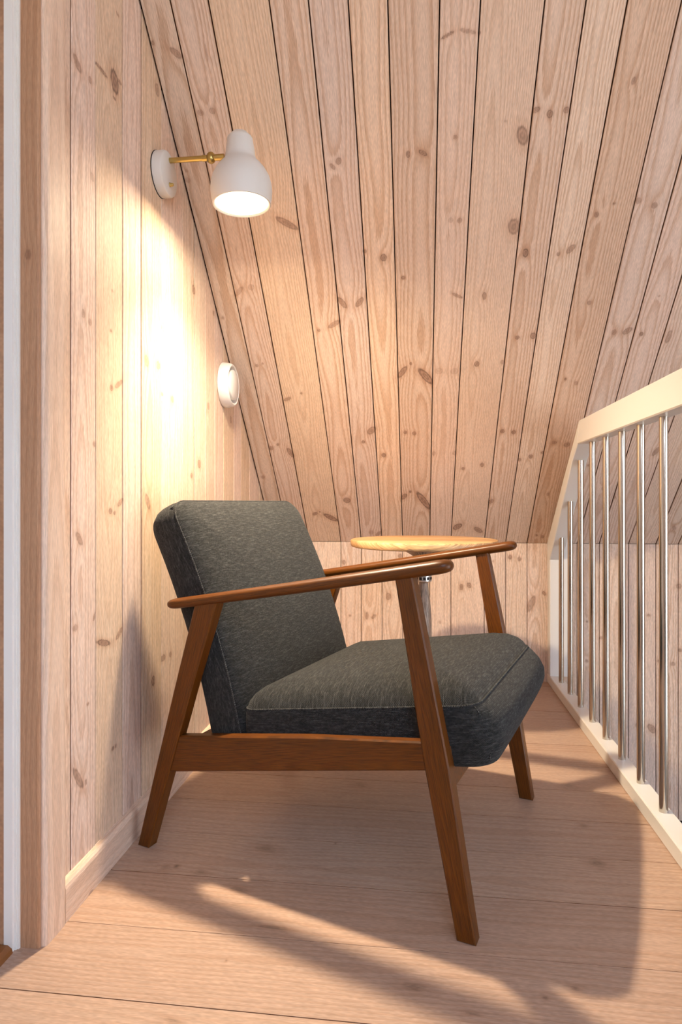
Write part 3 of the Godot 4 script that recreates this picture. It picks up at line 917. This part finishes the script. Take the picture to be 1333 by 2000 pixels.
func cushion_point(kind: int, a: float, w: float, h: float, ha: float, hw: float, thick: float) -> Vector3:
	if kind == 0:
		# seat: tilted plane, the front bulges a little
		var tilt := deg_to_rad(8.7)
		var f := Vector2(cos(tilt), sin(tilt))
		var n := Vector2(-sin(tilt), cos(tilt))
		var fw := 1.0 - pow(absf(w / hw), 4.0)
		var bulge := 0.030 * pow(clampf(a / ha, 0.0, 1.0), 3.0) * sin(PI * clampf(h / thick, 0.0, 1.0)) * (0.5 + 0.5 * fw) + 0.012 * pow(clampf(a / ha, 0.0, 1.0), 3.0) * (1.0 - clampf(h / thick, 0.0, 1.0))
		var q := Vector2(-0.252, 0.355) + f * (a + bulge) + n * (h - thick)
		return ch(q.x, q.y, 0.3055 - w)
	# back: follows a gentle curve, a from bottom to top
	var t := (a + ha) / (2.0 * ha)
	var p0 := Vector2(-0.487, 0.235)
	var p1 := Vector2(-0.535, 0.485)
	var p2 := Vector2(-0.681, 0.747)
	var c := p0 * (1.0 - t) * (1.0 - t) + p1 * 2.0 * t * (1.0 - t) + p2 * t * t
	var dir := ((p1 - p0) * (1.0 - t) + (p2 - p1) * t).normalized()
	var nrm := Vector2(dir.y, -dir.x)
	var q2 := c + nrm * (h - thick)
	return ch(q2.x, q2.y, 0.3055 - w)


func cushion(called: String, kind: int, ha: float, hw: float, radius: float, thick: float, crown: float, parent: Node3D) -> void:
	# rings from the middle of the underside over the side to the middle of the top: [inset, height, radius factor, 0 under / 1 side / 2 top]
	var hm := minf(ha, hw)
	var e := 0.4 if kind == 0 else 1.0
	var rings := [[hm - 0.002, 0.0, 0], [hm * 0.5, 0.0, 0], [0.035 * e, 0.0, 0], [0.018 * e, 0.0015 * e, 0], [0.0095 * e, 0.005 * e, 0], [0.004 * e, 0.0105 * e, 1], [0.001 * e, 0.018 * e, 1], [-0.002, thick * 0.32, 1], [-0.003, thick * 0.5, 1], [-0.002, thick * 0.72, 1], [0.0, thick - 0.012, 1], [0.0015, thick - 0.005, 1], [0.004, thick, 2], [0.009, thick + crown * 0.20, 2], [0.02, thick + crown * 0.43, 2], [0.04, thick + crown * 0.65, 2], [0.07, thick + crown * 0.82, 2], [0.11, thick + crown * 0.92, 2], [0.17, thick + crown * 0.98, 2], [hm - 0.002, thick + crown, 2]]
	var st := begin(true)
	var prev: PackedVector2Array
	var tile := 0.22
	for k in rings.size():
		var ins: float = rings[k][0]
		var o := outline(ha - ins, hw - ins, radius - maxf(ins, 0.0) * 0.6)
		if k > 0:
			var h0: float = rings[k - 1][1]
			var h1: float = rings[k][1]
			var seg: int = rings[k][2]
			var run := 0.0
			for i in o.size():
				var j := (i + 1) % o.size()
				var pa := cushion_point(kind, prev[i].x, prev[i].y, h0, ha, hw, thick)
				var pb := cushion_point(kind, prev[j].x, prev[j].y, h0, ha, hw, thick)
				var pc := cushion_point(kind, o[j].x, o[j].y, h1, ha, hw, thick)
				var pd := cushion_point(kind, o[i].x, o[i].y, h1, ha, hw, thick)
				var m := (prev[i] + prev[j] + o[i] + o[j]) * 0.25
				var dm := Vector2(m.x / ha, m.y / hw)
				var outer := cushion_point(kind, m.x + dm.x * 0.01, m.y + dm.y * 0.01, (h0 + h1) * 0.5, ha, hw, thick) - cushion_point(kind, m.x, m.y, (h0 + h1) * 0.5, ha, hw, thick)
				var above := cushion_point(kind, m.x, m.y, 1.0 + thick, ha, hw, thick) - cushion_point(kind, m.x, m.y, thick, ha, hw, thick)
				var out := outer.normalized() if seg == 1 else (above if seg == 2 else -above)
				var l := o[i].distance_to(o[j])
				var uv := [Vector2.ZERO, Vector2.ZERO, Vector2.ZERO, Vector2.ZERO]
				if seg == 1:
					uv = [Vector2(run, h0), Vector2(run + l, h0), Vector2(run + l, h1), Vector2(run, h1)]
				else:
					uv = [Vector2(prev[i].y, prev[i].x), Vector2(prev[j].y, prev[j].x), Vector2(o[j].y, o[j].x), Vector2(o[i].y, o[i].x)]
				run += l
				if pa.distance_to(pb) > 1e-6 or pc.distance_to(pd) > 1e-6:
					quad(st, pa, pb, pc, pd, uv[0] / tile, uv[1] / tile, uv[2] / tile, uv[3] / tile, out)
		if k == 0 or k == rings.size() - 1:
			# close the slit left in the middle
			var h: float = rings[k][1]
			var c := cushion_point(kind, 0, 0, h, ha, hw, thick)
			var outc := (cushion_point(kind, 0, 0, thick + 1.0, ha, hw, thick) - cushion_point(kind, 0, 0, thick, ha, hw, thick)) * (-1.0 if k == 0 else 1.0)
			for i in o.size():
				var j := (i + 1) % o.size()
				tri(st, c, cushion_point(kind, o[i].x, o[i].y, h, ha, hw, thick), cushion_point(kind, o[j].x, o[j].y, h, ha, hw, thick), Vector2.ZERO, Vector2(o[i].y, o[i].x) / tile, Vector2(o[j].y, o[j].x) / tile, outc)
		prev = o
	var body := part(called, finish(st, mats.fabric), parent)
	# raised seam round the face, and the seams down its corners
	var sm := begin(true)
	var path := PackedVector3Array()
	for q in outline(ha - 0.0022, hw - 0.0022, radius):
		path.append(cushion_point(kind, q.x, q.y, thick - 0.002, ha, hw, thick))
	var up := (cushion_point(kind, 0, 0, thick + 1.0, ha, hw, thick) - cushion_point(kind, 0, 0, thick, ha, hw, thick)).normalized()
	sweep(sm, path, up, Vector2(0.0017, 0.0017), [], true, 8, Vector2(0.02, 4.0))
	for s in [-1.0, 1.0]:
		var down := PackedVector3Array()
		for k in 9:
			down.append(cushion_point(kind, ha - radius * 0.293, s * (hw - radius * 0.293 + 0.0008), lerpf(0.014 if kind == 0 else thick * 0.62, thick - 0.004, k / 8.0), ha, hw, thick))
		sweep(sm, down, Vector3(1, 0, 0) if kind == 0 else Vector3(0, 1, 0), Vector2(0.0011, 0.0011), [], false, 6, Vector2(0.02, 4.0))
	part("seam", finish(sm, mats.fabric_seam), body)


func build_armchair() -> void:
	var t := thing("armchair", "low armchair with dark grey woven cushions and a reddish brown stained wooden frame", "armchair", pt(-0.148, 0.0, 1.494), deg_to_rad(CHAIR_TURN))
	for side in 2:
		var w0 := 0.0 if side == 0 else 0.582
		var w1 := w0 + 0.029
		chair_prism("leg", [Vector2(-0.034, 0.0), Vector2(-0.001, 0.0), Vector2(-0.047, 0.29), Vector2(-0.114, 0.617), Vector2(-0.146, 0.612), Vector2(-0.091, 0.285)], w0, w1, 0.0025, Vector2(-0.2, 1), t)
		chair_prism("leg", [Vector2(-0.738, 0.0), Vector2(-0.708, 0.0), Vector2(-0.596, 0.344), Vector2(-0.527, 0.543), Vector2(-0.584, 0.533), Vector2(-0.640, 0.344)], w0, w1, 0.0025, Vector2(0.28, 1), t)
		var r0 := 0.004 if side == 0 else 0.585
		chair_prism("side_rail", [Vector2(-0.655, 0.172), Vector2(-0.062, 0.281), Vector2(-0.072, 0.328), Vector2(-0.32, 0.2985), Vector2(-0.63, 0.252)], r0, r0 + 0.022, 0.003, Vector2(1, 0.16), t)
		var st := begin(true)
		var path := PackedVector3Array()
		var sc := []
		var wm := w0 + 0.0125 if side == 0 else w0 + 0.0165
		for k in 34:
			var f := k / 33.0
			var s := lerpf(-0.659, -0.043, f)
			if k < 6:
				s = -0.659 + [0.0, 0.0012, 0.004, 0.009, 0.016, 0.024][k]
			elif k > 27:
				s = -0.043 - [0.0, 0.0012, 0.004, 0.009, 0.016, 0.024][33 - k]
			else:
				s = lerpf(-0.659 + 0.03, -0.043 - 0.03, (k - 6) / 21.0)
			var u := (s + 0.659) / 0.616
			path.append(ch(s, 0.5245 + 0.103 * u + 0.006 * u * u, wm))
			var g := 1.0
			var near := mini(k, 33 - k)
			if near < 6:
				g = [0.12, 0.42, 0.68, 0.86, 0.96, 1.0][near]
			sc.append(g * lerpf(0.92, 1.06, u))
		sweep(st, path, Vector3.UP, Vector2(0.021, 0.0118), sc, false, 24, Vector2(1.0, 1.25), 2.5)
		part("armrest", finish(st, mats.chair_wood), t)
	for r in [[-0.0645, -0.0425, 0.250, 0.316, -0.0095], [-0.607, -0.585, 0.195, 0.245, 0.0]]:
		var st2 := begin(false)
		prism(st2, PackedVector2Array([Vector2(r[0], r[2]), Vector2(r[1], r[2]), Vector2(r[1] + r[4], r[3]), Vector2(r[0] + r[4], r[3])]), 0.3055 - 0.584, 0.3055 - 0.027, 0.002, Transform3D(Basis.IDENTITY, Vector3(0.36, 0, 0)), Vector2(0, 1), Vector2(1.25, 8.0))
		part("cross_rail", finish(st2, mats.chair_wood), t)
	cushion("seat_cushion", 0, 0.249, 0.2725, 0.036, 0.108, 0.052, t)
	cushion("back_cushion", 1, 0.272, 0.2725, 0.047, 0.085, 0.024, t)


# ------------------------------------------------------------------ side table
func build_side_table() -> void:
	var t := thing("side_table", "small round side table with a pale wooden top on a turned pedestal behind the armchair", "table", pt(0.0155, 0.0, 2.105))
	var up := Transform3D(Basis.from_scale(Vector3.ONE * 0.957), Vector3(0, 0.0318, 0))
	var st := begin(true)
	lathe(st, [[0.0, 0.5905], [0.2, 0.5905], [0.238, 0.5908], [0.2455, 0.5935], [0.2478, 0.598], [0.2485, 0.606], [0.2482, 0.611], [0.2468, 0.6145], [0.2425, 0.6163], [0.238, 0.6168], [0.0, 0.6168]], up, 72)
	# grain runs straight across the top, so its texture is laid flat
	var mesh := flat_mapped(st, Vector2(2.0, 2.0))
	part("table_top", mesh, t)
	st = begin(true)
	lathe(st, [[0.0, 0.545], [0.026, 0.545], [0.040, 0.562], [0.062, 0.575], [0.080, 0.583], [0.086, 0.591], [0.0, 0.591]], up, 40, Vector2(1, 2))
	part("collar", finish(st, mats.grey_wood), t)
	st = begin(true)
	lathe(st, [[0.0, -0.0332], [0.15, -0.0332], [0.152, -0.025], [0.145, -0.017], [0.09, -0.004], [0.05, 0.03], [0.033, 0.09], [0.026, 0.15], [0.025, 0.24], [0.0275, 0.30], [0.0265, 0.36], [0.022, 0.41], [0.017, 0.445], [0.0155, 0.468], [0.0195, 0.474], [0.0195, 0.496], [0.027, 0.501], [0.029, 0.508], [0.022, 0.515], [0.0215, 0.545], [0.0, 0.546]], up, 36, Vector2(1, 2))
	part("pedestal", finish(st, mats.grey_wood), t)
	st = begin(true)
	lathe(st, [[0.019, 0.4745], [0.0265, 0.4745], [0.0282, 0.4765], [0.0282, 0.4785], [0.0262, 0.4795], [0.0262, 0.4905], [0.0282, 0.4915], [0.0282, 0.4935], [0.0265, 0.4955], [0.019, 0.4955]], up, 36)
	var ring := part("ring", finish(st, mats.silver), t)
	for k in 12:
		var s2 := begin(false)
		prism(s2, PackedVector2Array([Vector2(-0.0047, 0.4805), Vector2(0.0047, 0.4805), Vector2(0.0047, 0.4895), Vector2(-0.0047, 0.4895)]), 0.0255, 0.0272, 0.0004, up * Transform3D(Basis(Vector3.UP, TAU * k / 12.0 + 0.1), Vector3.ZERO), Vector2(0, 1), Vector2.ONE)
		part("inlay", finish(s2, mats.dark), ring)


func flat_mapped(st: SurfaceTool, scale: Vector2) -> ArrayMesh:
	st.generate_normals()
	var mesh := st.commit()
	var arr := mesh.surface_get_arrays(0)
	var v: PackedVector3Array = arr[Mesh.ARRAY_VERTEX]
	var uv := PackedVector2Array()
	for p in v:
		uv.append(Vector2(p.z + p.y, p.x + p.y * 0.3) * scale)
	arr[Mesh.ARRAY_TEX_UV] = uv
	var r := ArrayMesh.new()
	r.add_surface_from_arrays(Mesh.PRIMITIVE_TRIANGLES, arr)
	r.surface_set_material(0, mats.table_wood)
	return r


# ------------------------------------------------------------------ wall lamp
func build_wall_lamp() -> void:
	var at := pt(LEFT + 0.0008, 1.541, 1.506)
	var t := thing("wall_lamp", "white bell-shaped reading lamp on a brass arm, fixed to the left pine wall", "lamp", at)
	var from_wall := Transform3D(Basis(Vector3(0, 1, 0), Vector3(1, 0, 0), Vector3(0, 0, -1)), Vector3.ZERO)
	var st := begin(true)
	lathe(st, [[0.0, 0.0], [0.0515, 0.0], [0.053, 0.002], [0.053, 0.020], [0.0515, 0.024], [0.048, 0.026], [0.0, 0.0262]], from_wall, 56)
	part("back_plate", finish(st, mats.lamp_white), t)
	st = begin(true)
	lathe(st, [[0.0, -0.0004], [0.0538, -0.0004], [0.0538, 0.0016], [0.0, 0.0016]], from_wall, 56)
	part("plate_shadow", finish(st, mats.dark), t)  # dark disc standing in for the shadow line behind the plate
	var arm_y := 0.033
	var base := Transform3D(from_wall.basis, Vector3(0, arm_y, 0))
	st = begin(true)
	lathe(st, [[0.0, 0.020], [0.0063, 0.020], [0.0063, 0.108], [0.0074, 0.1085], [0.0074, 0.1215], [0.0066, 0.122], [0.0066, 0.138], [0.0074, 0.139], [0.0074, 0.163], [0.0, 0.163]], base, 28)
	part("arm", finish(st, mats.brass), t)
	st = begin(true)
	lathe(st, [[0.0, -0.0125], [0.0055, -0.0122], [0.0092, -0.009], [0.0108, -0.004], [0.0108, 0.004], [0.0092, 0.009], [0.0055, 0.0122], [0.0, 0.0125]], Transform3D(Basis.IDENTITY, Vector3(0.130, arm_y, 0)), 28)
	part("joint", finish(st, mats.brass), t)
	st = begin(true)
	lathe(st, [[0.0, 0.022], [0.0055, 0.022], [0.0055, 0.0275], [0.0042, 0.029], [0.0042, 0.0335], [0.003, 0.0355], [0.0, 0.036]], Transform3D(from_wall.basis, Vector3(0, -0.026, 0)), 20)
	part("switch_knob", finish(st, mats.brass), t)
	# shade: axis nearly upright, rim at the level where the light on the walls ends
	var rim := Vector3(-0.421, 1.4535, -1.5) - at
	var ax := Vector3(-0.03, 1.0, 0.0).normalized()
	var sx := ax.cross(Vector3(0, 0, 1)).normalized()
	var sh := Transform3D(Basis(sx, ax, sx.cross(ax)), rim)
	st = begin(true)
	lathe(st, [[0.0, 0.022], [0.058, 0.018], [0.0655, 0.0], [0.0672, -0.001], [0.0692, 0.0], [0.0722, 0.018], [0.0735, 0.034], [0.0722, 0.050], [0.0675, 0.066], [0.0595, 0.081], [0.0505, 0.093], [0.0415, 0.102], [0.0368, 0.110], [0.0355, 0.118], [0.0338, 0.135], [0.0315, 0.150], [0.0305, 0.157], [0.0288, 0.160], [0.0185, 0.1712], [0.0170, 0.1722], [0.0, 0.1727]], sh, 64)
	part("shade", finish(st, mats.lamp_white), t)
	st = begin(true)
	lathe(st, [[0.0, 0.0045], [0.050, 0.0045], [0.0635, 0.0035], [0.0648, 0.008], [0.0, 0.010]], sh, 56)
	part("light_diffuser", finish(st, mats.glow), t)
	var l := AreaLight3D.new()
	l.name = "lamp_light"
	l.area_size = Vector2(0.065, 0.065)
	l.light_color = LAMP_COLOR
	l.light_energy = LAMP_ENERGY
	l.area_range = 9.0
	l.area_attenuation = 2.0
	l.shadow_enabled = true
	l.transform = Transform3D(Basis(Vector3(1, 0, 0), Vector3(0, 0, -1), Vector3(0, 1, 0)), rim + Vector3(0, -0.0025, 0))
	t.add_child(l)
	# second light added to the lamp, tilted off the wall to brighten the floor
	var b := SpotLight3D.new()
	b.name = "added_beam"
	b.light_color = LAMP_COLOR
	b.light_energy = BEAM_ENERGY
	b.light_size = 0.03
	b.spot_range = 9.0
	b.spot_attenuation = 2.0
	b.spot_angle = 68.0
	b.spot_angle_attenuation = 1.0
	b.shadow_enabled = true
	b.position = rim + Vector3(0, -0.004, 0)
	b.basis = Basis.looking_at(Vector3(0.31, -1.0, -0.17), Vector3(0, 0, -1))
	t.add_child(b)


# ------------------------------------------------------------------ air valve
func build_air_valve() -> void:
	var at := pt(LEFT + 0.0008, 1.122, 2.032)
	var t := thing("air_valve", "round white air valve on the left pine wall, close to the sloping ceiling", "vent", at)
	var from_wall := Transform3D(Basis(Vector3(0, 1, 0), Vector3(1, 0, 0), Vector3(0, 0, -1)), Vector3.ZERO)
	var st := begin(true)
	lathe(st, [[0.0, 0.0], [0.0725, 0.0], [0.0735, 0.002], [0.0725, 0.012], [0.0690, 0.026], [0.0660, 0.031], [0.0630, 0.0325], [0.0600, 0.031], [0.0560, 0.022], [0.050, 0.008], [0.0, 0.007]], from_wall, 56)
	part("frame", finish(st, mats.valve_white), t)
	st = begin(true)
	lathe(st, [[0.0, 0.010], [0.030, 0.010], [0.0435, 0.018], [0.0475, 0.024], [0.0485, 0.029], [0.0475, 0.0335], [0.044, 0.036], [0.0, 0.0372]], from_wall, 48)
	part("valve_disc", finish(st, mats.valve_white), t)
